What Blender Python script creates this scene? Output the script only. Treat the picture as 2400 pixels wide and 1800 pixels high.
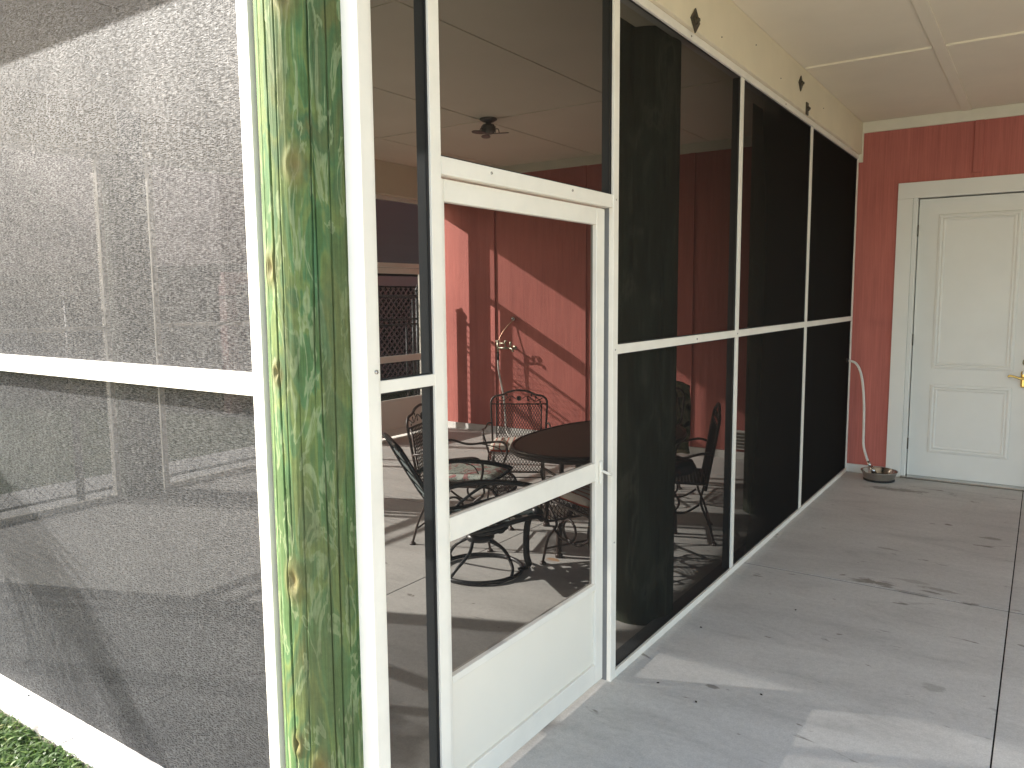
import bpy, bmesh, math, random
from mathutils import Vector, Matrix, noise
random.seed(7)
sc = bpy.context.scene
for o in list(bpy.data.objects): bpy.data.objects.remove(o)
C = sc.collection
R = math.radians

# ---------------------------------------------------------------- camera
cam = bpy.data.cameras.new('camera'); camo = bpy.data.objects.new('camera', cam); C.objects.link(camo)
yaw, pit, rol = 0.59844, -0.110984, -0.00816
fw = Vector((-math.sin(yaw)*math.cos(pit), math.cos(yaw)*math.cos(pit), math.sin(pit)))
rt = Vector((math.cos(yaw), math.sin(yaw), 0)); up = rt.cross(fw)
r2 = math.cos(rol)*rt + math.sin(rol)*up; u2 = -math.sin(rol)*rt + math.cos(rol)*up
mw = Matrix((r2, u2, -fw)).transposed().to_4x4(); mw.translation = Vector((0, 0, 1.62))
camo.matrix_world = mw
cam.sensor_width = 36; cam.lens = 36*1828.28/2400; cam.clip_start = 0.05; cam.clip_end = 600
sc.camera = camo

# ---------------------------------------------------------------- sky and sun
SD = Vector((0.923, 0.384, -0.525)).normalized()          # travel direction of the sunlight
w = bpy.data.worlds.new('World'); sc.world = w; w.use_nodes = True
nt = w.node_tree; bg = nt.nodes['Background']
sky = nt.nodes.new('ShaderNodeTexSky'); sky.sky_type = 'NISHITA'; sky.sun_disc = False
sky.sun_elevation = math.asin(-SD.z); sky.sun_rotation = math.atan2(-SD.x, -SD.y) % (2*math.pi)
sky.air_density = 1.0; sky.dust_density = 1.6; sky.ozone_density = 1.0
tint = nt.nodes.new('ShaderNodeMix'); tint.data_type = 'RGBA'; tint.blend_type = 'MULTIPLY'; tint.inputs['Factor'].default_value = 1
tint.inputs['B'].default_value = (1.0, .955, .91, 1); nt.links.new(sky.outputs[0], tint.inputs['A']); nt.links.new(tint.outputs['Result'], bg.inputs[0]); bg.inputs[1].default_value = 0.15
sun = bpy.data.lights.new('sun', 'SUN'); sun.energy = 3.8; sun.angle = R(0.5); sun.color = (1.0, 0.955, 0.88)
suno = bpy.data.objects.new('sun', sun); C.objects.link(suno)
suno.rotation_euler = SD.to_track_quat('-Z', 'Y').to_euler(); suno.location = (-20, -8, 15)

sc.render.engine = 'CYCLES'
sc.view_settings.view_transform = 'Standard'; sc.view_settings.look = 'None'
sc.view_settings.exposure = 2.32; sc.view_settings.gamma = 1
sc.cycles.transparent_max_bounces = 32; sc.cycles.max_bounces = 8; sc.cycles.diffuse_bounces = 5
sc.render.resolution_x = 1024; sc.render.resolution_y = 768

# ---------------------------------------------------------------- materials
class N:
    def __init__(s, name):
        s.m = bpy.data.materials.new(name); s.m.use_nodes = True; s.t = s.m.node_tree
        s.p = s.t.nodes['Principled BSDF']; s.out = s.t.nodes['Material Output']
        s.tc = s.t.nodes.new('ShaderNodeTexCoord')
    def n(s, typ, **kw):
        x = s.t.nodes.new('ShaderNode'+typ)
        for k, v in kw.items(): setattr(x, k, v)
        return x
    def link(s, a, b): s.t.links.new(a, b)
    def coord(s, scale=(1, 1, 1), rot=(0, 0, 0), loc=(0, 0, 0)):
        m = s.n('Mapping'); m.inputs['Scale'].default_value = scale; m.inputs['Rotation'].default_value = rot
        m.inputs['Location'].default_value = loc
        s.link(s.tc.outputs['Object'], m.inputs['Vector']); return m.outputs[0]
    def noise(s, scale=5, detail=4, rough=.55, dist=0, vec=None):
        x = s.n('TexNoise'); x.inputs['Scale'].default_value = scale; x.inputs['Detail'].default_value = detail
        x.inputs['Roughness'].default_value = rough; x.inputs['Distortion'].default_value = dist
        s.link(vec if vec is not None else s.tc.outputs['Object'], x.inputs['Vector']); return x.outputs['Fac']
    def ramp(s, fac, stops, interp='LINEAR'):
        x = s.n('ValToRGB'); e = x.color_ramp.elements; x.color_ramp.interpolation = interp
        while len(e) < len(stops): e.new(0.5)
        for i, (p, c) in enumerate(stops):
            e[i].position = p; e[i].color = (c, c, c, 1) if not hasattr(c, '__len__') else (*c, 1)
        s.link(fac, x.inputs[0]); return x.outputs[0]
    def mix(s, fac, a, b, mode='MIX'):
        x = s.n('Mix', data_type='RGBA', blend_type=mode)
        for sock, v in ((x.inputs['Factor'], fac), (x.inputs['A'], a), (x.inputs['B'], b)):
            if isinstance(v, (int, float)): sock.default_value = v
            elif isinstance(v, tuple): sock.default_value = (*v, 1)
            else: s.link(v, sock)
        return x.outputs['Result']
    def math(s, op, a, b=None):
        x = s.n('Math', operation=op)
        for i, v in enumerate((a, b)):
            if v is None: continue
            if isinstance(v, (int, float)): x.inputs[i].default_value = v
            else: s.link(v, x.inputs[i])
        return x.outputs[0]
    def base(s, v):
        if isinstance(v, tuple): s.p.inputs['Base Color'].default_value = (*v, 1)
        else: s.link(v, s.p.inputs['Base Color'])
    def set(s, rough=None, spec=None, metal=None):
        if rough is not None:
            if isinstance(rough, (int, float)): s.p.inputs['Roughness'].default_value = rough
            else: s.link(rough, s.p.inputs['Roughness'])
        if spec is not None: s.p.inputs['Specular IOR Level'].default_value = spec
        if metal is not None: s.p.inputs['Metallic'].default_value = metal
    def bump(s, h, strength=.3, dist=.002):
        b = s.n('Bump'); b.inputs['Strength'].default_value = strength; b.inputs['Distance'].default_value = dist
        s.link(h, b.inputs['Height']); s.link(b.outputs[0], s.p.inputs['Normal'])

def plain(name, col, rough=.5, var=.12, scale=6, spec=.5, metal=0, bump=0):
    a = N(name); f = a.noise(scale, 5, .6)
    g = a.ramp(f, [(.25, 1-var), (.75, 1+var*.4)])
    a.base(a.mix(1.0, tuple(col), g, 'MULTIPLY')); a.set(rough, spec, metal)
    if bump: a.bump(a.noise(scale*20, 3), bump, .002)
    return a.m

M = {}
M['white'] = plain('white_powder_coat', (.80, .765, .68), .38, .10, 5, .4)
M['cream'] = plain('cream_paint', (.74, .66, .49), .6, .07, 3, .3, bump=.12)
M['trimc'] = plain('cream_trim_paint', (.72, .68, .56), .55, .09, 4, .3, bump=.12)
M['ceil'] = plain('ceiling_paint', (.76, .69, .55), .7, .06, 2, .2, bump=.06)
M['doorw'] = plain('white_door_paint', (.74, .73, .69), .42, .05, 3, .4)
M['base'] = plain('baseboard_paint', (.66, .65, .61), .6, .12, 8, .3)
M['iron'] = plain('bronze_wrought_iron', (.055, .035, .028), .42, .3, 30, .5)
M['innr'] = plain('shaded_white_frame', (.17, .18, .185), .5, .1, 9, .4)  # inner half of the white frame, coloured dark for its shade behind the screens
M['black'] = plain('black_iron', (.018, .018, .02), .38, .2, 30, .5)
M['strap'] = plain('dark_green_webbing', (.035, .055, .055), .6, .3, 25, .3)
M['strap2'] = plain('grey_webbing', (.16, .19, .19), .6, .2, 25, .3)
M['brass'] = plain('polished_brass', (.85, .60, .20), .18, .15, 30, .5, 1)
M['oldbrass'] = plain('dull_brass', (.42, .40, .30), .4, .3, 40, .5, 1)
M['steel'] = plain('stainless_steel', (.46, .44, .41), .2, .1, 20, .5, 1)
M['hose'] = plain('white_vinyl_hose', (.62, .60, .55), .45, .12, 12, .4)
M['rubber'] = plain('black_rubber', (.02, .02, .02), .6, .2, 20, .3)
M['bolt'] = plain('weathered_bolt', (.10, .085, .06), .55, .4, 50, .4, .6)
M['ventg'] = plain('grey_vent', (.30, .27, .23), .6, .15, 15, .3)
M['fence'] = plain('black_fence_vinyl', (.02, .022, .024), .45, .2, 20, .4)
M['kick'] = plain('white_kick_panel', (.79, .745, .645), .42, .04, 2, .5)
M['lattice'] = plain('pink_lattice', (.36, .24, .23), .7, .2, 6, .2)
M['pinkw'] = plain('pink_painted_board', (.48, .29, .27), .7, .12, 4, .2)
M['mauve'] = plain('mauve_siding', (.23, .195, .19), .7, .12, 3, .2)
M['roofm'] = plain('roof_shingle', (.12, .11, .10), .9, .3, 9, .1)
M['dark'] = plain('dark_void', (.015, .013, .012), .9, .2, 5, .1)
M['glass'] = plain('sky_bright_glass', (.55, .62, .72), .15, .1, 2, .8, .8)
M['drive'] = plain('driveway_concrete', (.47, .42, .34), .85, .15, 1.5, .2, bump=.2)
M['debris'] = plain('dry_debris', (.045, .032, .022), .8, .4, 60, .2)
M['leafdry'] = plain('dry_leaf', (.38, .32, .20), .8, .3, 60, .2)
M['palmg'] = plain('palm_green', (.05, .10, .03), .45, .3, 20, .4)
M['fanm'] = plain('weathered_fixture_metal', (.16, .14, .12), .45, .3, 40, .5, .5)

# red siding: fine vertical saw-textured grain
a = N('red_siding')
f1 = a.noise(1, 6, .65, 0, a.coord((90, 90, 2.2)))
f2 = a.noise(1.3, 5, .6)
f3 = a.noise(1, 4, .6, 0, a.coord((14, 14, .8)))
col = a.ramp(f2, [(.3, (.42, .128, .105)), (.7, (.475, .155, .128))])
col = a.mix(.55, col, a.ramp(f3, [(.3, .82), (.7, 1.1)]), 'MULTIPLY')
col = a.mix(.6, col, a.ramp(f1, [(.3, .72), (.62, 1.1)]), 'MULTIPLY')
a.base(col); a.set(.72, .25); a.bump(f1, .7, .003); M['red'] = a.m

# concrete slab
def concrete(name, ca, cb, stains=True):
    a = N(name)
    v = a.coord((1, 1, 1)); big = a.noise(.9, 6, .62, .4); mid = a.noise(1, 7, .7, .6, a.coord((1.6, 4.5, 1), (0, 0, .25)))
    fine = a.noise(160, 3, .7); sm = a.noise(38, 4, .7)
    col = a.mix(a.ramp(big, [(.35, 0.), (.65, 1.)]), ca, cb)
    col = a.mix(.75, col, a.ramp(mid, [(.28, .68), (.45, .95), (.62, 1.06), (.8, 1.12)]), 'MULTIPLY')
    col = a.mix(.5, col, a.ramp(sm, [(.3, .80), (.6, 1.06)]), 'MULTIPLY')
    col = a.mix(.7, col, a.ramp(fine, [(.3, .78), (.7, 1.14)]), 'MULTIPLY')
    if stains:
        # small elongated splotches where water has stained the slab
        n1 = a.noise(1, 4, .6, .8, a.coord((2.6, 6.5, 1), (0, 0, .15), (3.1, .7, 0)))
        s1 = a.ramp(n1, [(.66, 0.), (.70, .75)])
        col = a.mix(s1, col, (.16, .14, .12))
        n2 = a.noise(1, 3, .5, .3, a.coord((9, 17, 1), (0, 0, .1), (1.7, 2.9, 0)))
        s2 = a.ramp(n2, [(.715, 0.), (.75, .7)])
        col = a.mix(s2, col, (.15, .12, .10))
        # individual water stains and one rust stain, each with its own ragged outline
        rag = a.noise(1, 6, .7, .5, a.coord((9, 20, 1))); 
        for (x, y, rx, ry, st, sc_) in ((-.72, 4.67, .11, .05, .75, (.17, .145, .12)), (-.50, 4.60, .09, .03, .5, (.17, .145, .12)), (-.40, 4.74, .10, .03, .5, (.18, .155, .13)), (-.56, 4.80, .12, .03, .35, (.2, .17, .14)),
            (-.93, 7.05, .26, .07, .65, (.14, .125, .105)), (-1.06, 3.02, .035, .02, .7, (.12, .11, .095)), (-.23, 5.95, .08, .035, .6, (.16, .145, .11)), (-.30, 3.5, .05, .04, .4, (.18, .17, .15)),
            (-1.14, 4.55, .04, .012, .6, (.12, .11, .09)), (-.48, 6.15, .035, .018, .7, (.12, .08, .065)), (-.58, 6.12, .03, .015, .6, (.12, .09, .07)), (-.75, 5.35, .09, .02, .45, (.17, .15, .12)), (-2.43, 4.01, .05, .04, .75, (.46, .24, .10))):
            mp = a.coord((1/rx, 1/ry, 0), (0, 0, 0), (-x/rx, -y/ry, 0)); ln = a.n('VectorMath', operation='LENGTH'); a.link(mp, ln.inputs[0])
            dd = a.math('ADD', ln.outputs['Value'], a.math('MULTIPLY', a.math('SUBTRACT', rag, .5), 3.4))
            col = a.mix(a.math('MULTIPLY', a.ramp(dd, [(.62, 1.), (.98, 0.)]), st), col, sc_)
    a.base(col); a.set(a.ramp(mid, [(.3, .62), (.7, .85)]), .3)
    a.bump(a.mix(.5, fine, sm), .25, .002); return a.m
M['slab'] = concrete('porch_concrete', (.49, .475, .445), (.565, .55, .515))
M['edge'] = concrete('slab_edge_concrete', (.27, .235, .19), (.33, .29, .24), False)

# treated pine piling
a = N('green_treated_pine')
geo = a.n('NewGeometry')
sep = a.n('SeparateXYZ'); a.link(a.tc.outputs['Object'], sep.inputs[0])
lg = a.noise(1, 3, .5, 1.2, a.coord((11, 11, 2.6)))
md = a.noise(1, 4, .55, 1.4, a.coord((13, 13, 3.6), (0, 0, 0), (2, 5, 1)))
gr = a.noise(1, 6, .7, .2, a.coord((170, 170, 3.5)))
fz = a.noise(60, 5, .7)
patch = a.ramp(lg, [(.40, (.110, .180, .080)), (.455, (.120, .215, .110)), (.50, (.215, .265, .110)), (.535, (.175, .220, .090)), (.60, (.100, .175, .095)), (.70, (.175, .180, .085))])
lite = a.ramp(md, [(.53, 0.), (.545, 1.), (.575, .9), (.60, 0.)])
col = a.mix(a.math('MULTIPLY', lite, .6), patch, (.42, .45, .30))
teal = a.ramp(a.noise(1, 4, .6, .6, a.coord((16, 16, 3.0), (0, 0, 0), (7, 1, 4))), [(.62, 0.), (.68, .6)])
col = a.mix(teal, col, (.115, .245, .150))
brown = a.ramp(a.noise(1, 3, .5, .3, a.coord((9, 9, 1.5), (0, 0, 0), (1, 8, 2))), [(.48, 0.), (.64, .55)])
col = a.mix(brown, col, (.175, .165, .095))
col = a.mix(.6, col, a.ramp(gr, [(.3, .62), (.52, 1.0), (.72, 1.28)]), 'MULTIPLY')
col = a.mix(.5, col, a.ramp(fz, [(.35, .8), (.65, 1.15)]), 'MULTIPLY')
atr = a.n('Attribute'); atr.attribute_name = 'knot'
col = a.mix(a.math('MULTIPLY', atr.outputs['Fac'], .75), col, (.30, .19, .10))
col = a.mix(1.0, col, (.52, .57, .46), 'MULTIPLY')
a.base(col); a.set(.75, .12)
h = a.mix(.5, gr, md); a.bump(h, .4, .003); M['pine'] = a.m
a = N('shaded_pine'); gr = a.noise(1, 6, .7, .2, a.coord((170, 170, 3.5))); lg = a.noise(1, 4, .55, .9, a.coord((9, 9, 2.2)))  # same treated pine, with the porch shade worked into a darker colour
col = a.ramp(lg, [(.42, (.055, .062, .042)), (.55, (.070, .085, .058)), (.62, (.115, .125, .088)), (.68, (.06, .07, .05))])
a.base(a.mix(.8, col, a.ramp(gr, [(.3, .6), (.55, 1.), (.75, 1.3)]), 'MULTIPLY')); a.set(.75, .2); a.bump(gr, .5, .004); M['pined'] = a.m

# woven insect and shade screen: open weave, closes towards grazing angles like real cloth
def screen(name, k, dcol, gloss, rough, streak=0.0, tint=(1, 1, 1)):
    a = N(name); t = a.t
    geo = a.n('NewGeometry'); dot = a.n('VectorMath', operation='DOT_PRODUCT')
    a.link(geo.outputs['Incoming'], dot.inputs[0]); a.link(geo.outputs['Normal'], dot.inputs[1])
    c = a.math('MAXIMUM', a.math('ABSOLUTE', dot.outputs['Value']), .05)
    T = a.math('MULTIPLY', a.math('MAXIMUM', a.math('SUBTRACT', 1.0, a.math('DIVIDE', k, c)), 0.0), 1-k)
    tr = a.n('BsdfTransparent'); tr.inputs[0].default_value = (*tint, 1)
    df = a.n('BsdfDiffuse'); df.inputs[0].default_value = (*dcol, 1)
    gl = a.n('BsdfGlossy'); gl.inputs['Roughness'].default_value = rough
    gl.inputs[0].default_value = (gloss, gloss, gloss, 1)
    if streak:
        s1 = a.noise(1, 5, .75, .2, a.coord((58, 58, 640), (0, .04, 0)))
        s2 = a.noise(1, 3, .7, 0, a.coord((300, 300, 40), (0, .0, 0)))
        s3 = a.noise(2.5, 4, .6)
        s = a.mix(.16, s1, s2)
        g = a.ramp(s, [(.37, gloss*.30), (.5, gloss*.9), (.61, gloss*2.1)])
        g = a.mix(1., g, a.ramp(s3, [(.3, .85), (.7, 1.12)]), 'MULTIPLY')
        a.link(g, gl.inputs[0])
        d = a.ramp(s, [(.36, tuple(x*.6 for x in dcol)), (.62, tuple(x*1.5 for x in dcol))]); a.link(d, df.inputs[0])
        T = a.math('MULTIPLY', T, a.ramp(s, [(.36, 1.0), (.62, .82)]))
    ad = a.n('AddShader'); a.link(df.outputs[0], ad.inputs[0]); a.link(gl.outputs[0], ad.inputs[1])
    mx = a.n('MixShader'); a.link(T, mx.inputs[0]); a.link(ad.outputs[0], mx.inputs[1]); a.link(tr.outputs[0], mx.inputs[2])
    t.nodes.remove(a.p); a.link(mx.outputs[0], a.out.inputs[0]); return a.m
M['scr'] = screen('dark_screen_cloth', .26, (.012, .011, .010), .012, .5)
M['scrA'] = screen('glare_screen_cloth', .05, (.078, .081, .088), .145, .60, 1.0, (.175, .178, .185))  # same mesh as the dark cloth, sun glare worked into paler colour and gloss

# siding of the neighbour house: horizontal laps
a = N('lap_siding'); wv = a.n('TexWave'); wv.wave_type = 'BANDS'; wv.bands_direction = 'Z'; wv.wave_profile = 'SAW'
wv.inputs['Scale'].default_value = 1.6; a.link(a.tc.outputs['Object'], wv.inputs['Vector'])
a.base(a.mix(.35, (.235, .195, .195), a.ramp(wv.outputs[1], [(.0, .55), (.12, 1.)]), 'MULTIPLY')); a.set(.7, .2); a.bump(wv.outputs[1], .6, .02); M['lap'] = a.m

def cushion_mat(name, kind):
    a = N(name); 
    if kind == 'stripe':
        wv = a.n('TexWave'); wv.bands_direction = 'Y'; wv.inputs['Scale'].default_value = 3.2; wv.inputs['Distortion'].default_value = .4
        a.link(a.tc.outputs['Object'], wv.inputs['Vector'])
        top = a.ramp(wv.outputs[1], [(.0, (.62, .56, .48)), (.35, (.60, .54, .46)), (.45, (.42, .10, .07)), (.62, (.45, .11, .07)), (.7, (.40, .37, .33)), (1, (.62, .56, .48))])
        sep = a.n('SeparateXYZ'); a.link(a.tc.outputs['Object'], sep.inputs[0])
        side = a.ramp(a.math('ADD', a.math('MULTIPLY', sep.outputs['Z'], 8.0), .5), [(.47, 0.), (.52, 1.)])
        a.base(a.mix(side, (.42, .085, .055), top))
    elif kind == 'floral':
        n1 = a.noise(16, 2, .5, 1.5); n2 = a.noise(13, 2, .5, 2.0, a.coord((1, 1, 1), (0, 0, 0), (4, 2, 9)))
        c = a.ramp(n1, [(.40, (.50, .53, .47)), (.56, (.55, .57, .50)), (.62, (.40, .12, .13)), (.68, (.55, .30, .28))])
        g = a.ramp(n2, [(.47, 0.), (.49, .8), (.51, .8), (.53, 0.)]); a.base(a.mix(g, c, (.13, .20, .16)))
    elif kind == 'camo':
        n1 = a.noise(9, 2, .5, .8); n2 = a.noise(12, 2, .4, .6, a.coord((1, 1, 1), (0, 0, 0), (3, 3, 3)))
        c = a.ramp(n1, [(.0, (.09, .10, .05)), (.46, (.14, .14, .08)), (.54, (.22, .19, .12))], 'CONSTANT')
        a.base(a.mix(a.ramp(n2, [(.56, 0.), (.58, 1.)]), c, (.03, .03, .02)))
    else:
        n1 = a.noise(14, 2, .5, 1); a.base(a.ramp(n1, [(.45, (.05, .055, .06)), (.6, (.09, .05, .05)), (.7, (.12, .12, .12))]))
    a.set(.85, .15); a.bump(a.noise(300, 2), .2, .001); return a.m
for k in ('stripe', 'floral', 'camo', 'plainc'): M[k] = cushion_mat(k+'_fabric', k)

# table top: fine ribbed dark metal
a = N('ribbed_table_metal'); wv = a.n('TexWave'); wv.bands_direction = 'Y'; wv.inputs['Scale'].default_value = 26
a.link(a.tc.outputs['Object'], wv.inputs['Vector'])
a.base(a.ramp(wv.outputs[1], [(.2, (.035, .026, .02)), (.7, (.115, .085, .06))])); a.set(.45, .5); a.bump(wv.outputs[1], .5, .003); M['rib'] = a.m

# grass
a = N('grass_blade'); oi = a.n('NewGeometry'); rnd = a.n('Attribute'); rnd.attribute_name = 'tone'
a.base(a.ramp(rnd.outputs['Fac'], [(0., (.035, .075, .018)), (.5, (.07, .13, .028)), (.85, (.13, .19, .04)), (1., (.28, .26, .12))])); a.set(.45, .4)
tl = a.n('BsdfTranslucent'); tl.inputs[0].default_value = (.09, .16, .03, 1)
mx = a.n('MixShader'); mx.inputs[0].default_value = .3; a.link(a.p.outputs[0], mx.inputs[1]); a.link(tl.outputs[0], mx.inputs[2]); a.link(mx.outputs[0], a.out.inputs[0])
M['grass'] = a.m
a = N('lawn_ground'); a.base(a.ramp(a.noise(5, 6, .7), [(.35, (.035, .055, .02)), (.6, (.07, .10, .035)), (.8, (.12, .11, .06))])); a.set(.9, .1); a.bump(a.noise(60, 4), .8, .02); M['lawn'] = a.m

# ---------------------------------------------------------------- helpers
def box(bm, x0, x1, y0, y1, z0, z1, bev=0):
    v = [bm.verts.new((x, y, z)) for x in (x0, x1) for y in (y0, y1) for z in (z0, z1)]
    for f in ((0, 1, 3, 2), (4, 6, 7, 5), (0, 4, 5, 1), (2, 3, 7, 6), (0, 2, 6, 4), (1, 5, 7, 3)):
        bm.faces.new([v[i] for i in f])
    return v
def obox(bm, mat, sx, sy, sz):
    v = box(bm, -sx/2, sx/2, -sy/2, sy/2, -sz/2, sz/2)
    for q in v: q.co = mat @ q.co
def curve(pts, k=6, closed=False):
    P = [Vector(p) for p in pts]; n = len(P); out = []
    rng = range(n) if closed else range(n-1)
    for i in rng:
        if closed: p0, p1, p2, p3 = P[(i-1) % n], P[i], P[(i+1) % n], P[(i+2) % n]
        else: p0, p1, p2, p3 = P[max(i-1, 0)], P[i], P[i+1], P[min(i+2, n-1)]
        for j in range(k):
            t = j/k; t2 = t*t; t3 = t2*t
            out.append(.5*((2*p1)+(-p0+p2)*t+(2*p0-5*p1+4*p2-p3)*t2+(-p0+3*p1-3*p2+p3)*t3))
    if not closed: out.append(P[-1])
    return out
def tube(bm, pts, r, n=8, closed=False, flat=None):
    P = [Vector(p) for p in pts]; m = len(P)
    if m < 2: return
    rr = r if hasattr(r, '__len__') else [r]*m
    t0 = (P[1]-P[0]).normalized(); ref = Vector((0, 0, 1)) if abs(t0.z) < .9 else Vector((1, 0, 0))
    u = t0.cross(ref).normalized(); rings = []
    for i in range(m):
        if closed: t = (P[(i+1) % m]-P[i-1])
        else: t = P[min(i+1, m-1)]-P[max(i-1, 0)]
        if t.length < 1e-9: t = t0
        t.normalize(); u = (u - t*u.dot(t)); u = u.normalized() if u.length > 1e-6 else t.orthogonal().normalized(); v = t.cross(u)
        ring = []
        for j in range(n):
            an = 2*math.pi*j/n; a_, b_ = math.cos(an)*rr[i], math.sin(an)*rr[i]
            if flat: a_ *= flat[0]; b_ *= flat[1]
            ring.append(bm.verts.new(P[i]+u*a_+v*b_))
        rings.append(ring)
    for i in range(m if closed else m-1):
        A, B = rings[i], rings[(i+1) % m]
        for j in range(n): bm.faces.new((A[j], A[(j+1) % n], B[(j+1) % n], B[j]))
    if not closed and n > 2:
        bm.faces.new(rings[0][::-1]); bm.faces.new(rings[-1])
def lathe(bm, prof, n=24, mat=None, cap=True):
    rings = []
    for r, z in prof:
        rings.append([bm.verts.new(((mat or Matrix()) @ Vector((r*math.cos(2*math.pi*j/n), r*math.sin(2*math.pi*j/n), z)))) for j in range(n)])
    for A, B in zip(rings, rings[1:]):
        for j in range(n): bm.faces.new((A[j], A[(j+1) % n], B[(j+1) % n], B[j]))
    if cap: bm.faces.new(rings[0][::-1]); bm.faces.new(rings[-1])
def obj(name, bm, mat, parent=None, smooth=False, bevel=0, label=None):
    me = bpy.data.meshes.new(name); bmesh.ops.recalc_face_normals(bm, faces=bm.faces); bm.to_mesh(me); bm.free()
    o = bpy.data.objects.new(name, me); C.objects.link(o)
    for m_ in (mat if isinstance(mat, (list, tuple)) else [mat]): me.materials.append(M[m_] if isinstance(m_, str) else m_)
    if smooth:
        for p in me.polygons: p.use_smooth = True
    if bevel:
        b = o.modifiers.new('bevel', 'BEVEL'); b.width = bevel; b.segments = 2; b.limit_method = 'ANGLE'; b.harden_normals = False
    if parent: o.parent = parent
    if label: o['label'] = label
    return o
def thing(name, label, cat, loc=(0, 0, 0), rz=0, group=None):
    o = bpy.data.objects.new(name, None); C.objects.link(o); o.empty_display_size = .2
    o.location = loc; o.rotation_euler = (0, 0, rz); o['label'] = label; o['category'] = cat
    if group: o['group'] = group
    return o
def tag(o, label, cat, group=None):
    o['label'] = label; o['category'] = cat
    if group: o['group'] = group
    return o
def dup(root, loc, rz, label, group=None):
    r = root.copy(); C.objects.link(r); r.scale = (1, 1, 1); r.location = loc; r.rotation_euler = (0, 0, rz); r['label'] = label
    if group: r['group'] = group
    for ch in list(root.children):
        c = ch.copy(); C.objects.link(c); c.parent = r
        for g in list(ch.children):
            d = g.copy(); C.objects.link(d); d.parent = c
    return r
def B(): return bmesh.new()
SPLIT = {'batten', 'ceiling_batten', 'ceiling_seam', 'baseboard'}
def obj_split(name, bm, mat, parent=None, smooth=False, bevel=0):
    # every loose piece of the mesh becomes a part of its own
    left = set(bm.verts); out = []
    while left:
        st_ = [next(iter(left))]; comp = set(st_)
        while st_:
            v = st_.pop()
            for e in v.link_edges:
                w_ = e.other_vert(v)
                if w_ not in comp: comp.add(w_); st_.append(w_)
        left -= comp; nb_ = bmesh.new(); mp = {v: nb_.verts.new(v.co) for v in comp}
        for f in {f for v in comp for f in v.link_faces}: nb_.faces.new([mp[v] for v in f.verts])
        out.append(obj(name, nb_, mat, parent, smooth, bevel))
    bm.free(); return out
def bobj(name, boxes, mat, parent=None, bevel=.0015):
    if name in SPLIT and len(boxes) > 1: return [bobj(name, [b_], mat, parent, bevel) for b_ in boxes][0]
    bm = B()
    for b_ in boxes: box(bm, *b_)
    return obj(name, bm, mat, parent, bevel=bevel)
def quad(bm, a_, b_, c_, d_): return bm.faces.new([bm.verts.new(p) for p in (a_, b_, c_, d_)])

XW = -1.434      # carport screen wall, outer face
YB = 7.574       # red back wall
ZC = 3.115       # ceiling
XD = -6.20       # far screen wall
YA = 1.337       # front screen wall, outer face

# ---------------------------------------------------------------- ground, slab, driveway
bm = B(); quad(bm, (-150, -150, -.06), (150, -150, -.06), (150, 150, -.06), (-150, 150, -.06))
g = obj('ground', bm, 'lawn'); g['kind'] = 'structure'
bm = B(); box(bm, -1.85, 7.0, -30, 1.16, -.058, -.012)
g = obj('driveway', bm, 'drive'); g['kind'] = 'structure'
bm = B(); box(bm, -7.2, 7.0, 1.17 if False else 1.296, 7.7, -.30, -.02)
g = obj('slab_base', bm, 'edge'); g['kind'] = 'structure'
bm = B(); box(bm, -7.1, 6.9, 1.36, 7.6, -.0199, -.0022); g = obj('joint_filler', bm, 'dark'); g['kind'] = 'structure'
bm = B(); g_ = .0028
xc = [-7.2, -2.905, -.068, 2.9, 7.0]; yc = [1.296, 4.597, 7.7]
for i in range(4):
    for j in range(2):
        box(bm, xc[i]+(g_ if i else 0), xc[i+1]-g_, yc[j]+(g_*1.6 if j else 0), yc[j+1]-g_*1.6, -.018, 0)
g = obj('porch_floor', bm, 'slab', bevel=.002); g['kind'] = 'structure'
# ---------------------------------------------------------------- house: back wall, ceiling, upper floor
house = thing('house', 'red house wall with cream ceiling over the carport and the screened porch', 'house', (0, YB, 0))
def H_(x0, x1, y0, y1, z0, z1): return (x0, x1, y0-YB, y1-YB, z0, z1)
DX0, DX1 = -.943, -.029          # door leaf
DZ1 = 2.425
def hpart(name, boxes, mat, bevel=.0015): return bobj(name, [H_(*b_) for b_ in boxes], mat, house, bevel)
hpart('red_wall', [(-6.32, -1.09, YB, YB+.2, .075, ZC), (-1.09, .12, YB, YB+.2, 2.56, ZC), (.12, 7.0, YB, YB+.2, .075, ZC)], 'red', 0)
bt = []
for i in range(-1, 9):
    x = -.53-1.219*(i-1) if False else (.70-1.2245*i)
    if x < -6.2: continue
    z0 = 2.605 if -1.1 < x < .2 else .078
    bt.append((x-.032, x+.032, YB-.017, YB+.001, z0, 3.03))
hpart('batten', bt, 'red', .002)
hpart('baseboard', [(-6.32, -1.09, YB-.012, YB+.1, 0.0, .073), (.134, 7.0, YB-.012, YB+.1, 0, .073)], 'base', .002)
hpart('crown_trim', [(-6.1, -1.62, YB-.022, YB+.002, 3.022, ZC-.001), (-1.40, 7.0, YB-.022, YB+.002, 3.022, ZC-.001), (-1.466, -1.40, YB-.022, YB+.002, 2.775, ZC-.001)], 'trimc', .002)
hpart('ceiling', [(-7.04, 7.0, .944, YB+.2, ZC, ZC+.02)], 'ceil', 0)
cb = []
for x in (-.62, .60, 1.82, -1.86+.0): 
    if x > -1.4: cb.append((x-.035, x+.035, .95, YB-.024, ZC-.010, ZC+.001))
for x in (-2.807, -4.05, -5.27): cb.append((x-.012, x+.012, 1.45, YB-.024, ZC-.006, ZC+.001))
hpart('ceiling_batten', cb, 'ceil', .002)
cb = []
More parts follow.
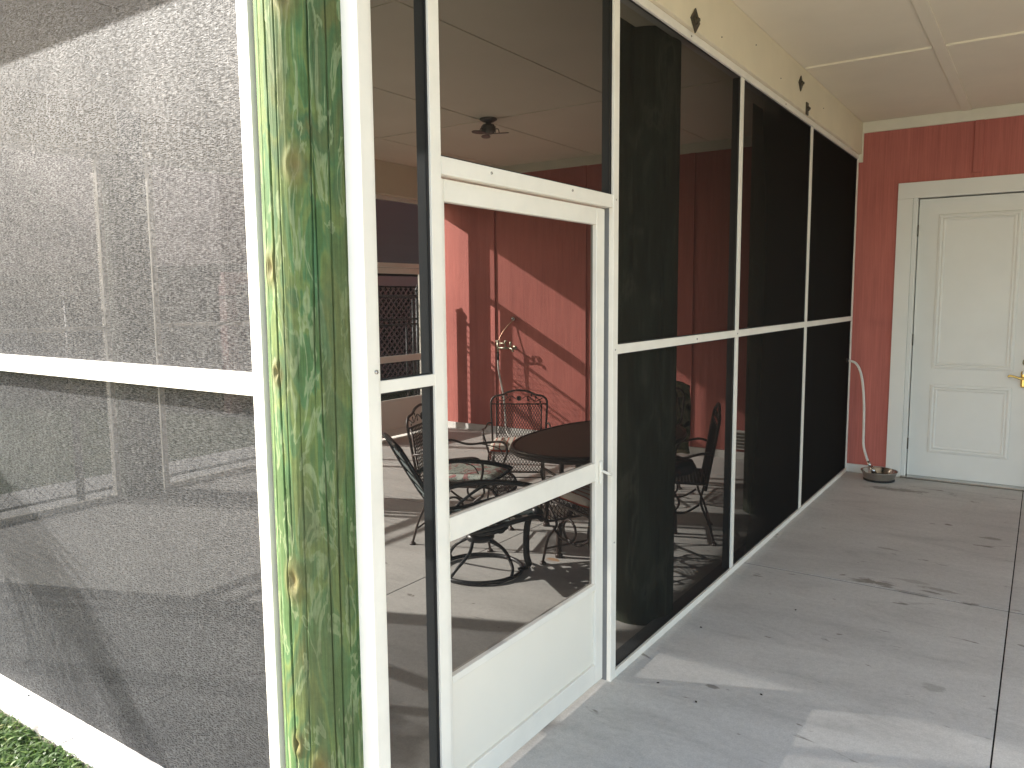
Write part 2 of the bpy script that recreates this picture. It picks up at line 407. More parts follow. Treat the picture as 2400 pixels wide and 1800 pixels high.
for y in (5.535, 3.10): 
    for x0, x1 in ((-1.40, -.657), (-.583, .563), (.637, 1.78), (1.86, 6.9)): cb.append((x0, x1, y-.006, y+.016, ZC-.012, ZC+.001))
    for x0, x1 in ((-6.1, -5.284), (-5.256, -4.064), (-4.036, -2.821), (-2.793, -1.64)): cb.append((x0, x1, y-.01, y+.01, ZC-.005, ZC+.001))
hpart('ceiling_seam', cb, 'ceil', .001)
hpart('upper_floor', [(-7.04, 7.0, .944, 13, ZC+.022, ZC+3.4)], 'red', 0)
hpart('roof', [(-7.3, 7.3, .6, 13.3, ZC+3.42, ZC+3.6)], 'roofm', 0)
hpart('fascia', [(-7.07, 7.03, .915, .942, ZC-.01, ZC+.25), (-7.07, -7.042, .944, 13, ZC-.01, ZC+.25)], 'trimc')
# foundation vent in the red wall
bm = B(); box(bm, *H_(-2.50, -2.33, YB-.02, YB-.002, .10, .29)); vo = obj('vent_frame', bm, 'base', house, bevel=.002)
bm = B()
for k in range(5):
    obox(bm, Matrix.Translation((-2.405, -.030, .128+.033*k)) @ Matrix.Rotation(R(35), 4, 'X'), .12, .004, .030)
obj_split('louver', bm, 'ventg', vo)
# white door
door = obj('door', (lambda b: (box(b, *H_(DX0, DX1, YB+.055, YB+.10, .018, DZ1)), b)[1])(B()), 'doorw', house, bevel=.003, label='white two-panel door')
def pan(x0, x1, z0, z1):
    # raised moulding round a recessed panel field
    prof = [(0, 0), (.006, .009), (.022, .012), (.034, .004), (.045, .009), (.058, .002)]
    bm = B(); rings = []
    for o_, h_ in prof:
        rings.append([bm.verts.new((x, .055-h_, z)) for x, z in ((x0+o_, z0+o_), (x1-o_, z0+o_), (x1-o_, z1-o_), (x0+o_, z1-o_))])
    for A, B_ in zip(rings, rings[1:]):
        for j in range(4): bm.faces.new((A[j], A[(j+1) % 4], B_[(j+1) % 4], B_[j]))
    bm.faces.new(rings[-1]); return obj('door_panel', bm, 'doorw', door)
pan(-.792, -.192, .975, 2.29); pan(-.792, -.192, .235, .84)
hpart('door_light_block', [(-1.2, .3, YB+.205, YB+.4, 0, 2.7)], 'dark', 0)  # added dark backing box, stops light leaking round the door leaf
# frame, casing, threshold
hpart('door_casing', [(-1.105, -.985, YB-.022, YB+.001, 0, 2.43), (.013, .133, YB-.022, YB+.001, 0, 2.43), (-1.105, .133, YB-.022, YB+.001, 2.43+.0005, 2.565), (-.984, -.95, YB-.004, YB+.12, 0, 2.462), (-.022, .012, YB-.004, YB+.12, 0, 2.462), (-.95, -.022, YB-.004, YB+.12, 2.434, 2.462)], 'doorw', .003)
hpart('threshold', [(-.985, .012, YB-.05, YB+.12, .001, .018)], 'steel', .004)
bm = B()
for z in (.30, 1.22, 2.16):
    lathe(bm, [(.007, z-.05), (.007, z+.05)], 10, Matrix.Translation((-.948, .048, 0)))
obj_split('hinge', bm, 'bolt', door, True)
# lever, keypad and deadbolt
hx = -.104
bm = B(); box(bm, hx-.032, hx+.032, .028, .055, .845, .985); obj('door_handle', bm, 'brass', door, bevel=.012)
bm = B(); tube(bm, curve([(hx, .03, .925), (hx-.005, -.015, .925), (hx-.03, -.022, .925), (hx-.07, -.020, .938), (hx-.105, -.018, .945), (hx-.118, -.022, .935)], 6), [.010]*3+[.009]*28, 10); obj('lever', bm, 'brass', door, True)
bm = B(); box(bm, hx-.022, hx+.022, .020, .030, .955, .985)
obj('keypad', bm, 'doorw', door, bevel=.003)
bm = B(); lathe(bm, [(.032, 0), (.032, .012), (.024, .02), (.022, .028)], 24, Matrix.Translation((hx+.005, .055, 1.055)) @ Matrix.Rotation(R(90), 4, 'X')); obj('deadbolt', bm, 'oldbrass', door, True)
bm = B(); lathe(bm, [(.014, 0), (.014, .01)], 16, Matrix.Translation((hx+.005, .055, 1.15)) @ Matrix.Rotation(R(90), 4, 'X')); obj('peephole', bm, 'black', door, True)

# ---------------------------------------------------------------- beams
beam = thing('porch_beam', 'cream boxed beam over the carport side screens with three rusty bolts', 'beam', (-1.41, 4.5, 2.84))
bobj('beam_box', [(-.21, 0, -3.55, 3.072, 0.0, .2735)], 'cream', beam, .004)
def bolt(y, z, s=1.0, square=False):
    mt = Matrix.Translation((0, y-4.5, z-2.84)) @ Matrix.Rotation(R(90), 4, 'Y')
    bm = B()
    if square: obox(bm, mt @ Matrix.Translation((0, 0, .004)), .085*s, .055*s, .008)
    else: obox(bm, mt @ Matrix.Rotation(R(45), 4, 'Z') @ Matrix.Translation((0, 0, .004)), .075*s, .075*s, .006)
    lathe(bm, [(.024*s, .004), (.024*s, .007), (.016*s, .008), (.016*s, .018), (.009*s, .019), (.008*s, .026)], 8, mt)
    obj('bolt', bm, 'bolt', beam, bevel=.001)
bolt(3.585, 2.878, 1.05); bolt(5.45, 2.995, .95); bolt(5.63, 2.868, .95, True)
bm = B()
for y, z in ((3.95, 2.90), (4.5, 3.0), (5.0, 2.93), (6.1, 2.96)): lathe(bm, [(.004, 0), (.003, .003)], 8, Matrix.Translation((0, y-4.5, z-2.84)) @ Matrix.Rotation(R(90), 4, 'Y'))
obj_split('nail', bm, 'bolt', beam)
b2 = thing('porch_beam', 'cream beam along the far left side above the dark screens', 'beam', (XD, 4.5, 2.76))
bobj('beam_box', [(-.12, .12, -3.3, 3.072, 0, .353)], 'cream', b2, .004)
b3 = thing('porch_beam', 'cream beam across the front above the sunlit left screen', 'beam', (-3.85, 1.45, 2.80))
bobj('beam_box', [(-2.2, 2.2, -.06, .13, 0, .313)], 'cream', b3, .004)

# ---------------------------------------------------------------- pilings
def piling(label, x, y, r, nr, nz, seed, cracks, knots=(), mat='pine'):
    bm = B(); kl = bm.verts.layers.float.new('knot'); rings = []
    z0, z1 = -.015, 3.10
    for i in range(nz+1):
        z = z0+(z1-z0)*i/nz; ring = []
        for j in range(nr):
            an = 2*math.pi*j/nr
            p = Vector((math.cos(an)*3, math.sin(an)*3, z*.5+seed))
            k = r*(1+.012*noise.noise(p*.7))+.0008*noise.noise(Vector((math.cos(an)*9, math.sin(an)*9, z*1.2+seed)))+.0006*noise.noise(Vector((math.cos(an)*40, math.sin(an)*40, z*5)))
            # flaked step: shallow shell edge wandering down the pole
            st = 1.9+.10*noise.noise(Vector((z*2.0, seed, 0)))+.05*noise.noise(Vector((z*9.0, seed, 3)))
            kn = 0.0
            for (ca, w_, d_, za, zb, wob) in cracks:
                if za < z < zb:
                    c_ = ca+wob*(z-1.5)+.022*noise.noise(Vector((z*1.7, ca*5, seed)))+.006*noise.noise(Vector((z*14, ca, seed)))
                    da = (an-c_+math.pi) % (2*math.pi)-math.pi
                    fade = min(1, (z-za)/.25, (zb-z)/.25); ww = w_*.75*(.4+.6*fade)*(1+.4*noise.noise(Vector((z*6, ca, 1))))
                    if abs(da)*r < ww*1.6: k -= d_*fade*max(0, 1-(abs(da)*r/ww)**2)
            for (ka, kz, ks) in knots:
                da = ((an-ka+math.pi) % (2*math.pi)-math.pi)*r; dz = (z-kz)*.6
                q = math.hypot(da, dz)/ks
                if q < 2.2:
                    kn = max(kn, 1-q/2.2*1.0); k += .004*math.exp(-(q-1)**2*5)-.005*max(0, 1-q*1.5)
            v = bm.verts.new((math.cos(an)*k, math.sin(an)*k, z)); v[kl] = max(0, kn); ring.append(v)
        rings.append(ring)
    for A, B_ in zip(rings, rings[1:]):
        for j in range(nr): bm.faces.new((A[j], A[(j+1) % nr], B_[(j+1) % nr], B_[j]))
    bm.faces.new(rings[-1]); bm.faces.new(rings[0][::-1])
    o = obj('piling', bm, mat, None, True); o.location = (x, y, 0); tag(o, label, 'post', 'round treated pilings holding up the house'); return o
camA = math.atan2(-1.457, 1.608)     # direction from the corner post to the camera
ck = [(camA-1.18, .0016, .012, -.1, 3.2, .02), (camA-.88, .0042, .03, .1, 3.2, -.035), (camA-.70, .0018, .012, .9, 3.2, .03), (camA-.45, .0016, .010, .0, 1.6, .03),
      (camA-.12, .0022, .016, 1.3, 3.2, .07), (camA-.02, .0018, .013, -.1, 2.2, -.03), (camA+.22, .0020, .014, .0, 3.2, .05), (camA+.52, .0018, .012, .2, 2.4, .02), 
      (camA+.36, .0013, .009, -.1, 1.3, .01), (camA+.05, .0013, .009, 2.0, 3.2, .0)]
piling('green treated round post at the front corner with long cracks and knots', -1.615, 1.456, .140, 420, 620, 1.7, ck,
       [(camA-.42, 2.35, .022), (camA-1.05, 1.70, .020), (camA-.98, 1.43, .014), (camA-.36, 1.95, .02), (camA-.74, .88, .022), (camA-.30, .36, .02), (camA-.80, .42, .015)])
ck2 = [(.3+k*.9, .003, .012, -.1, 3.2, .03*(-1)**k) for k in range(7)]
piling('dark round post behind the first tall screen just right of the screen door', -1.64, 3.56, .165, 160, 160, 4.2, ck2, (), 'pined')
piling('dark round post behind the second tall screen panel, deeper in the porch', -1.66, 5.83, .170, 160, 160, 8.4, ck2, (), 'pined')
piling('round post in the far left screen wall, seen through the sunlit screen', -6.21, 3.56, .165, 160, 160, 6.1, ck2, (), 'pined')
# splinter standing off the corner post
bm = B(); pa = camA-1.42
def pp(z, r_): return (-1.608+math.cos(pa)*r_, 1.457+math.sin(pa)*r_, z)

# ---------------------------------------------------------------- screen walls
def panel(name, pts, mat, parent):
    bm = B(); f = bm.faces.new([bm.verts.new(p) for p in pts]); return obj(name, bm, mat, parent)
# front wall (sunlit)
AW = thing('screen_wall', 'front wall of sunlit grey screen cloth in a white frame above the grass', 'screen wall', (-3.9, YA, 0))
ox, oy = 3.9, -YA
def A_(name, x0, x1, y0, y1, z0, z1, b=.0015): return bobj(name, [(x0+ox, x1+ox, y0+oy, y1+oy, z0, z1)], 'white', AW, b)
A_('post', -1.760, -1.715, YA, YA+.085, .0, 2.80)
A_('post', -6.07, -6.02, YA, YA+.07, .0, 2.80)
A_('post', -3.97, -3.92, YA, YA+.05, .041, 1.3585); A_('post', -3.97, -3.92, YA, YA+.05, 1.4175, 2.755)
A_('mid_rail', -3.92, -1.7605, YA, YA+.05, 1.359, 1.417)
A_('mid_rail', -6.0195, -3.9705, YA, YA+.05, 1.359, 1.417)
A_('top_rail', -6.0195, -1.7605, YA, YA+.05, 2.755, 2.80)
A_('bottom_rail', -6.0195, -1.7605, YA, YA+.052, .002, .040)
bm = B()
for x, z in ((-3.30, .043), (-2.35, .043), (-4.2, .043)): lathe(bm, [(.006, 0), (.005, .004), (.001, .006)], 10, Matrix.Translation((x+ox, .025, z-.003)))
obj_split('screw', bm, 'steel', AW, True)
YS = YA+.0485
for nm, x0, x1, z0, z1 in (('up', -3.92, -1.760, 1.417, 2.757), ('lo', -3.92, -1.760, .038, 1.359), ('up', -6.02, -3.97, 1.417, 2.757), ('lo', -6.02, -3.97, .038, 1.359)):
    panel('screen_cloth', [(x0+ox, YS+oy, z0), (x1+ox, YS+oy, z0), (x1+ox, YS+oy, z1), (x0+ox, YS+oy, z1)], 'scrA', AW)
# carport side wall
CW = thing('screen_wall', 'long wall of dark screen panels along the carport between the green corner post and the red wall', 'screen wall', (XW, 4.5, 0))
def c_(name, x0, x1, y0, y1, z0, z1, mat='white', b=.0015): return bobj(name, [(x0-XW, x1-XW, y0-4.5, y1-4.5, z0, z1)], mat, CW, b)
c_('corner_post', -1.480, -1.422, 1.430, 1.472, 0, 2.835)
D0, D1 = 1.712, 2.795
dep = -1.486
for y0, y1, x1 in ((1.4725, 1.486, XW+.004), (D0, 1.757, XW), (2.822, 2.866, XW+.003), (4.350, 4.392, XW+.001), (5.890, 5.935, XW+.001), (7.535, 7.571, XW)):
    c_('stile', XW-.018, x1, y0, y1, 0.0 if y0 < 4 else .036, 2.80); c_('stile_inner_shade', dep, XW-.0185, y0, y1, 0.0, 2.80, 'innr')  # back of the same white tube, with the shade put into its colour
c_('top_rail', dep, XW+.004, 1.4875, 7.571, 2.801, 2.838)
c_('bottom_rail', XW-.018, XW+.004, 2.8665, 7.571, .001, .035); c_('rail_inner_shade', dep-.03, XW-.0185, 2.8665, 7.5345, .001, .033, 'innr')
c_('bottom_rail', dep, XW+.004, 1.4875, D0-.0005, .001, .035)
for y0, y1 in ((1.4865, D0-.0005), ): c_('mid_rail', dep+.01, XW, y0, y1, 1.370, 1.403)
for y0, y1 in ((2.8665, 4.3495), (4.3925, 5.8895), (5.9355, 7.5345)): c_('mid_rail', dep+.01, XW, y0, y1, 1.385, 1.424)
c_('door_header', dep, XW, 1.7575, 2.8215, 1.968, 2.018)
# rubber spline lines and panels
xs = XW-.014
def cpan(y0, y1, z0, z1):
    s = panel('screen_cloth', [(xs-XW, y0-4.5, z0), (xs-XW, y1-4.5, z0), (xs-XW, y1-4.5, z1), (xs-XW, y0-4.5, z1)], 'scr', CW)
    e = .0045; X0, X1 = xs+.0005-XW, xs+.006-XW; a0, a1 = y0-4.5, y1-4.5
    bobj('spline', [(X0, X1, a0, a0+e, z0, z1), (X0, X1, a1-e, a1, z0, z1), (X0, X1, a0+e, a1-e, z0, z0+e), (X0, X1, a0+e, a1-e, z1-e, z1)], 'rubber', s, 0)
cpan(1.486, D0, .035, 1.370); cpan(1.486, D0, 1.403, 2.801)
cpan(1.757, 2.822, 2.018, 2.801)
for y0, y1 in ((2.866, 4.35), (4.392, 5.89), (5.935, 7.535)):
    cpan(y0, y1, .035, 1.385); cpan(y0, y1, 1.424, 2.801)
bm = B()
lathe(bm, [(.006, 0), (.005, .004), (.001, .005)], 10, Matrix.Translation((-1.422-XW, 1.462-4.5, 1.43)) @ Matrix.Rotation(R(90), 4, 'Y'))
for y, z in ((3.60, 2.818), (3.75, 1.404), (2.845, 1.404), (2.845, 2.0), (2.845, .6), (4.371, 1.404), (5.2, 2.819), (2.0, 2.0), (2.5, 2.0)): lathe(bm, [(.005, 0), (.004, .003), (.001, .004)], 10, Matrix.Translation((.004 if z > 2 else 0, y-4.5, z)) @ Matrix.Rotation(R(90), 4, 'Y'))
obj_split('screw', bm, 'steel', CW, True)
# far wall
DW = thing('screen_wall', 'far left screen wall in a thin white frame, in front of the black fence', 'screen wall', (XD, 4.5, 0))
def d_(name, y0, y1, z0, z1, w0=-.03, w1=.03): return bobj(name, [(w0, w1, y0-4.5, y1-4.5, z0, z1)], 'white', DW)
for y0, y1 in ((1.35, 1.40), (3.325, 3.365), (3.75, 3.79), (5.00, 5.05), (6.10, 6.15), (7.265, 7.39)): d_('stile', y0, y1, 0, 2.76)
d_('bottom_rail', 1.4005, 3.3245, .001, .045); d_('bottom_rail', 3.7905, 4.9995, .001, .045); d_('bottom_rail', 5.0505, 6.0995, .001, .045)
d_('top_rail', 1.4005, 3.3245, 2.715, 2.76); d_('top_rail', 3.7905, 7.2645, 2.715, 2.76) if False else d_('top_rail', 6.1505, 7.2645, 2.715, 2.76)
d_('mid_rail', 1.4005, 3.3245, 1.385, 1.42)
d_('mid_rail', 3.7905, 4.9995, 1.385, 1.42); d_('mid_rail', 5.0505, 6.0995, 1.385, 1.42); d_('door_header', 6.1505, 7.2645, 1.968, 2.018)
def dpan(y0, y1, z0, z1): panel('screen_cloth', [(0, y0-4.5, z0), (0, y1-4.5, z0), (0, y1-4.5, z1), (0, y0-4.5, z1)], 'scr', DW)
dpan(1.40, 3.325, .045, 2.72); dpan(3.79, 5.0, .045, 2.76); dpan(5.05, 6.10, .045, 2.76); dpan(6.15, 7.265, 2.018, 2.72)

# screen doors
def screen_door(label, loc, W=1.036, rz=0):
    t = thing('screen_door', label, 'screen door', loc, rz, 'white aluminium screen doors')
    x0, x1 = -.028, 0.0
    bobj('stile', [(x0, x1, 0, .036, .020, 1.962)], 'white', t, .003); bobj('stile', [(x0, x1, W-.066, W, .020, 1.962)], 'white', t, .003)
    bobj('top_rail', [(x0, x1, .0365, W-.0665, 1.897, 1.962)], 'white', t, .003)
    bobj('chair_rail', [(x0, x1, .0365, W-.0665, .880, .955)], 'white', t, .003)
    bobj('kick_rail', [(x0, x1, .0365, W-.0665, .425, .450)], 'white', t, .003)
    bobj('bottom_rail', [(x0, x1, .0365, W-.0665, .022, .105)], 'white', t, .003)
    bobj('kick_panel', [(x0+.012, x1-.012, .037, W-.067, .1055, .4245)], 'kick', t, 0)
    for z0, z1 in ((.450, .880), (.955, 1.897)):
        panel('screen_cloth', [(x1-.018, .036, z0), (x1-.018, W-.066, z0), (x1-.018, W-.066, z1), (x1-.018, .036, z1)], 'scr', t)
    bm = B(); box(bm, 0.0005, .012, W-.044, W-.022, .862, .958); hd = obj('handle', bm, 'white', t, bevel=.004)
    bm = B(); tube(bm, curve([(.008, W-.033, .918), (.03, W-.033, .912), (.038, W-.02, .905), (.03, W+.012, .895)], 5), [.006]*12+[.0045]*4, 8); obj('latch_lever', bm, 'white', hd, True)
    return t
sd = screen_door('white screen door with a solid kick panel, beside the carport floor', (-1.458, 1.762, 0))
dup(sd, (XD+.01, 6.170, 0), 0, 'identical white screen door in the far left screen wall, beyond the patio chairs')

# ---------------------------------------------------------------- chain link fence
FX = -6.42
fe = thing('chain_link_fence', 'black chain link fence behind the far left screens', 'fence', (FX, 7.36, 0))
fy = 7.36
for k in range(4):
    y = -2.1*k; bm = B(); tube(bm, [(0, y, -.1), (0, y, 1.70)], .030, 12); lathe(bm, [(.034, 1.70), (.034, 1.72), (.022, 1.745), (.008, 1.755), (.013, 1.765), (.004, 1.785)], 12, Matrix.Translation((0, y, 0))); obj('fence_post', bm, 'fence', fe, True)
bm = B(); tube(bm, [(0, -6.3, 1.64), (0, 0, 1.64)], .019, 10); tube(bm, [(0, -6.3, .05), (0, 0, .05)], .012, 8)
tube(bm, [(0, -1.0, 1.365), (0, 0, 1.365)], .013, 8); tube(bm, [(0, -1.0, 1.30), (0, 0, 1.30)], .013, 8)
tube(bm, [(0, -.215, .05), (0, -.215, 1.30)], .013, 8); tube(bm, [(0, -.09, .05), (0, -.09, 1.60)], .016, 8); tube(bm, [(0, -1.0, .05), (0, -1.0, 1.64)], .013, 8)
obj('fence_rail', bm, 'fence', fe, True)
def clipline(p, d, u0, u1, v0, v1):
    ts = []; lo, hi = -1e9, 1e9
    for q, dd, a_, b_ in ((p[0], d[0], u0, u1), (p[1], d[1], v0, v1)):
        if abs(dd) < 1e-9: continue
        t1, t2 = (a_-q)/dd, (b_-q)/dd
        if t1 > t2: t1, t2 = t2, t1
        lo, hi = max(lo, t1), min(hi, t2)
    return (lo, hi) if hi-lo > 1e-4 else None
def diag(bm, surf, u0, u1, v0, v1, su, slope, r, n=3, seg=1, depth=.0):
    """two crossing families of wires laid on a surface surf(u, v)"""
    for sg in (1, -1):
        d = (1.0, sg*slope); span = (v1-v0)/slope; k = int((u1-u0+span)/su)+2
        for i in range(k):
            u = (u0-span+i*su) if sg > 0 else (u0+i*su)
            c = clipline((u, v0), d, u0, u1, v0, v1) if sg > 0 else clipline((u, v0), (-1.0, slope), u0, u1, v0, v1)
            if not c: continue
            dd = d if sg > 0 else (-1.0, slope)
            pts = [surf(u+dd[0]*(c[0]+(c[1]-c[0])*j/seg), v0+dd[1]*(c[0]+(c[1]-c[0])*j/seg)) for j in range(seg+1)]
            tube(bm, [Vector(p)+Vector((0, 0, 0)) for p in pts], r, n)
bm = B(); diag(bm, lambda u, v: (0, u, v), -6.3, 0, .05, 1.63, .062, 1.15, .0021, 4)
obj('chain_link_mesh', bm, 'fence', fe)

# ---------------------------------------------------------------- neighbouring house
NX = -9.5
nb = thing('neighbour_house', 'mauve and pink neighbouring house with a lattice skirt, right behind the black fence', 'house', (NX, 10, 0))
def nbx(name, boxes, mat, b=.003, par=None): return bobj(name, boxes, mat, par or nb, b)
nbx('siding', [(-8, 0, -3.2, 7, 2.12, 5.6)], 'lap', 0)
nbx('trim_board', [(-.05, .03, -3.2, 7, 1.83, 2.0)], 'pinkw')
for y in (-3.1, -.6, 1.2, 3.9, 6.8): nbx('corner_post', [(-.12, .04, y-.09, y+.09, 0, 1.829)], 'pinkw')
nbx('understorey', [(-8, -.30, -3.2, 7, 0, 2.0)], 'dark', 0)
nbx('roof', [(-8.5, .5, -3.6, 7.5, 5.6, 5.8)], 'roofm', 0)
for y0, y1 in ((-3.0, -.7), (-.5, 1.1), (1.3, 3.8)):
    bm = B(); diag(bm, lambda u, v: (0, u, v), y0, y1, .05, 1.8, .13, 1.0, .016, 4); obj('lattice', bm, 'lattice', nb)
# farther house, seen faintly through the sunlit cloth
n2 = thing('neighbour_house', 'farther pale pink house with porch railing and bright windows in place of sky gaps, faint behind the sunlit screen', 'house', (-22, 12, 0))
nbx('wall', [(-8, 0, -10, 9, 0, 7.2)], 'pinkw', 0, n2)
nbx('roof', [(-8.6, .7, -10.5, 9.5, 7.2, 7.5)], 'roofm', 0, n2)
for y0, z0, wd, hh in ((-.85, 4.1, .75, 1.5), (-2.4, 4.0, .3, 1.4), (1.6, 4.0, .45, 1.6), (3.6, 4.0, .9, 1.4), (-3.6, 4.0, .8, 1.4), (-6.5, 4.0, 1.0, 1.4), (-9, 4.0, 1.0, 1.4)):  # some of these bright windows stand in for sky gaps between houses
    wf = nbx('sky_bright_window', [(0.001, .04, y0, y0+.09, z0, z0+hh), (0.001, .04, y0+wd-.09, y0+wd, z0, z0+hh), (.001, .04, y0+.0905, y0+wd-.0905, z0, z0+.12), (.001, .04, y0+.0905, y0+wd-.0905, z0+hh-.1, z0+hh)], 'doorw', .003, n2)
    bm = B(); box(bm, .002, .012, y0+.09, y0+wd-.09, z0+.12, z0+hh-.1); obj('pane', bm, 'glass', wf)
bm = B()
for k in range(22): box(bm, 1.5, 1.57, -4.4+k*.3, -4.32+k*.3, 2.25, 3.2)
box(bm, 1.48, 1.59, -4.5, 2.2, 3.201, 3.32); box(bm, 1.48, 1.59, -4.5, 2.2, 2.1, 2.249)
obj('railing', bm, 'doorw', n2)
for y in (-4.6, -1.4, 2.25): nbx('porch_post', [(1.45, 1.62, y, y+.16-.011, 0, 4.0)], 'doorw', .003, n2)
nbx('deck', [(0.001, 1.6, -4.5, 2.2, 1.9, 2.09)], 'pinkw', .003, n2)

# ---------------------------------------------------------------- palm that shades the front screen (beside the frame)
pm = thing('palm', 'sago palm in the grass beside the sunlit front screen', 'palm', (-5.02, .96, -.06))
bm = B(); lathe(bm, [(.08, 0), (.07, .3), (.06, .75), (.06, 1.30), (.03, 1.43)], 18); obj('trunk', bm, 'bolt', pm, True)
bm = B(); rng = random.Random(3)
for k in range(12):
    az = R(-105)+k*R(118)/12+rng.uniform(-.1, .1); el = rng.uniform(.55, 1.25); L = rng.uniform(1.0, 1.45)
    if math.cos(az) < -.2: L *= .7
    pts = []
    for i in range(17):
        q = i/16; h = L*(q*math.cos(el)*.85+.16*q*q); z = 1.42+L*(math.sin(el)*q-1.05*q*q*q-.25*q*q)
        pts.append(Vector((math.cos(az)*h, math.sin(az)*h, max(z, .3))))
    tube(bm, pts, [.007*(1-.7*i/16) for i in range(17)], 5)
    side = Vector((-math.sin(az), math.cos(az), 0))
    P = curve(pts, 2)
    for i in range(4, len(P), 2):
        q = i/len(P); ll = .30*math.sin(math.pi*min(1, .2+q*.75))+.06; tdir = (P[i]-P[i-1]).normalized()
        for sg in (1, -1):
            d = (side*sg*.40+tdir*.8+Vector((0, 0, -.45))).normalized(); ll2 = ll*rng.uniform(.8, 1.1); wv_ = tdir*.009
            e2 = d*ll2*.6
            v = [bm.verts.new(x) for x in (P[i]-wv_*.7, P[i]+wv_*.7, P[i]+e2+Vector((0, 0, .008)), P[i]+d*ll2, P[i]+e2-Vector((0, 0, .008)))]
            bm.faces.new(v)
obj('crown', bm, 'palmg', pm)

# ---------------------------------------------------------------- grass strip
bm = B(); tl_ = bm.verts.layers.float.new('tone'); rng = random.Random(11)
def blade(x, y, z, h, wd, az, lean, tone, broad=False):
    d = Vector((math.cos(az), math.sin(az), 0)); s = Vector((-d.y, d.x, 0))*wd; p = Vector((x, y, z)); seg = 4; prev = None
    for i in range(seg+1):
        t = i/seg; c = p+d*(lean*h*t*t)+Vector((0, 0, h*(t-.35*lean*t*t)))
        k = (math.sin(math.pi*(.12+.88*t)) if broad else (1-t)**.6); k = max(k, .04)
        a_, b_ = bm.verts.new(c-s*k), bm.verts.new(c+s*k); a_[tl_] = tone; b_[tl_] = tone
        if prev: bm.faces.new((prev[0], prev[1], b_, a_))
        prev = (a_, b_)
for k in range(15000):
    x = rng.uniform(-4.1, -2.2); y = rng.uniform(.75, 1.335)
    if y > 1.305 and rng.random() < .5: continue
    clump = noise.noise(Vector((x*9, y*9, 0)))
    if clump < -.25 and rng.random() < .6: continue
    tone = min(1, max(0, .42+.5*noise.noise(Vector((x*6, y*6, 4)))+rng.gauss(0, .16)+(.5 if rng.random() < .03 else 0)))
    if rng.random() < .5: blade(x, min(y, 1.318), -.055, rng.uniform(.03, .085), rng.uniform(.0014, .0028), rng.uniform(0, 6.28), rng.uniform(.3, 1.3), tone)
    else: blade(x, min(y, 1.318), -.045+rng.uniform(0, .025), rng.uniform(.018, .035), rng.uniform(.004, .008), rng.uniform(0, 6.28), rng.uniform(.8, 1.8), tone, True)
g = obj('grass', bm, 'grass'); g['kind'] = 'stuff'; tag(g, 'short green lawn with clover along the white bottom rail', 'grass')
for i, (x, y, lb) in enumerate(((-3.30, 1.17, 'tan round dry leaf lying on the grass in the lower left corner'),)):
    bm = B(); vs = [bm.verts.new((x+.026*math.cos(t*.7), y+.021*math.sin(t*.7), .012+.006*math.sin(t*1.9))) for t in range(9)]; bm.faces.new(vs)
    o = obj('dry_leaf', bm, 'leafdry'); sm_ = o.modifiers.new('solid', 'SOLIDIFY'); sm_.thickness = .0012; tag(o, lb, 'leaf')

# ---------------------------------------------------------------- small debris on the carport floor
deb = [(-1.31, 3.55, 'dark crumb on the concrete by the bottom rail, highest of the specks'), (-.98, 4.02, 'dark crumb in the middle of the shaded concrete'), (-.87, 3.06, 'dark crumb at the tip of the narrow sunny patch'), (-1.26, 2.92, 'dark crumb at the foot of the white door jamb'), (-1.07, 2.86, 'dark crumb below the narrow sunny patch')]
for i, (x, y, lb) in enumerate(deb):
    bm = B(); bmesh.ops.create_icosphere(bm, subdivisions=1, radius=.006)
    for v in bm.verts: v.co = Vector((v.co.x*(1+.5*random.random()), v.co.y*.7, v.co.z*.5))
    o = obj('debris', bm, 'debris'); o.location = (x, y, .003); o.rotation_euler = (0, 0, i*1.3); tag(o, lb, 'debris', 'dark crumbs on the carport floor')

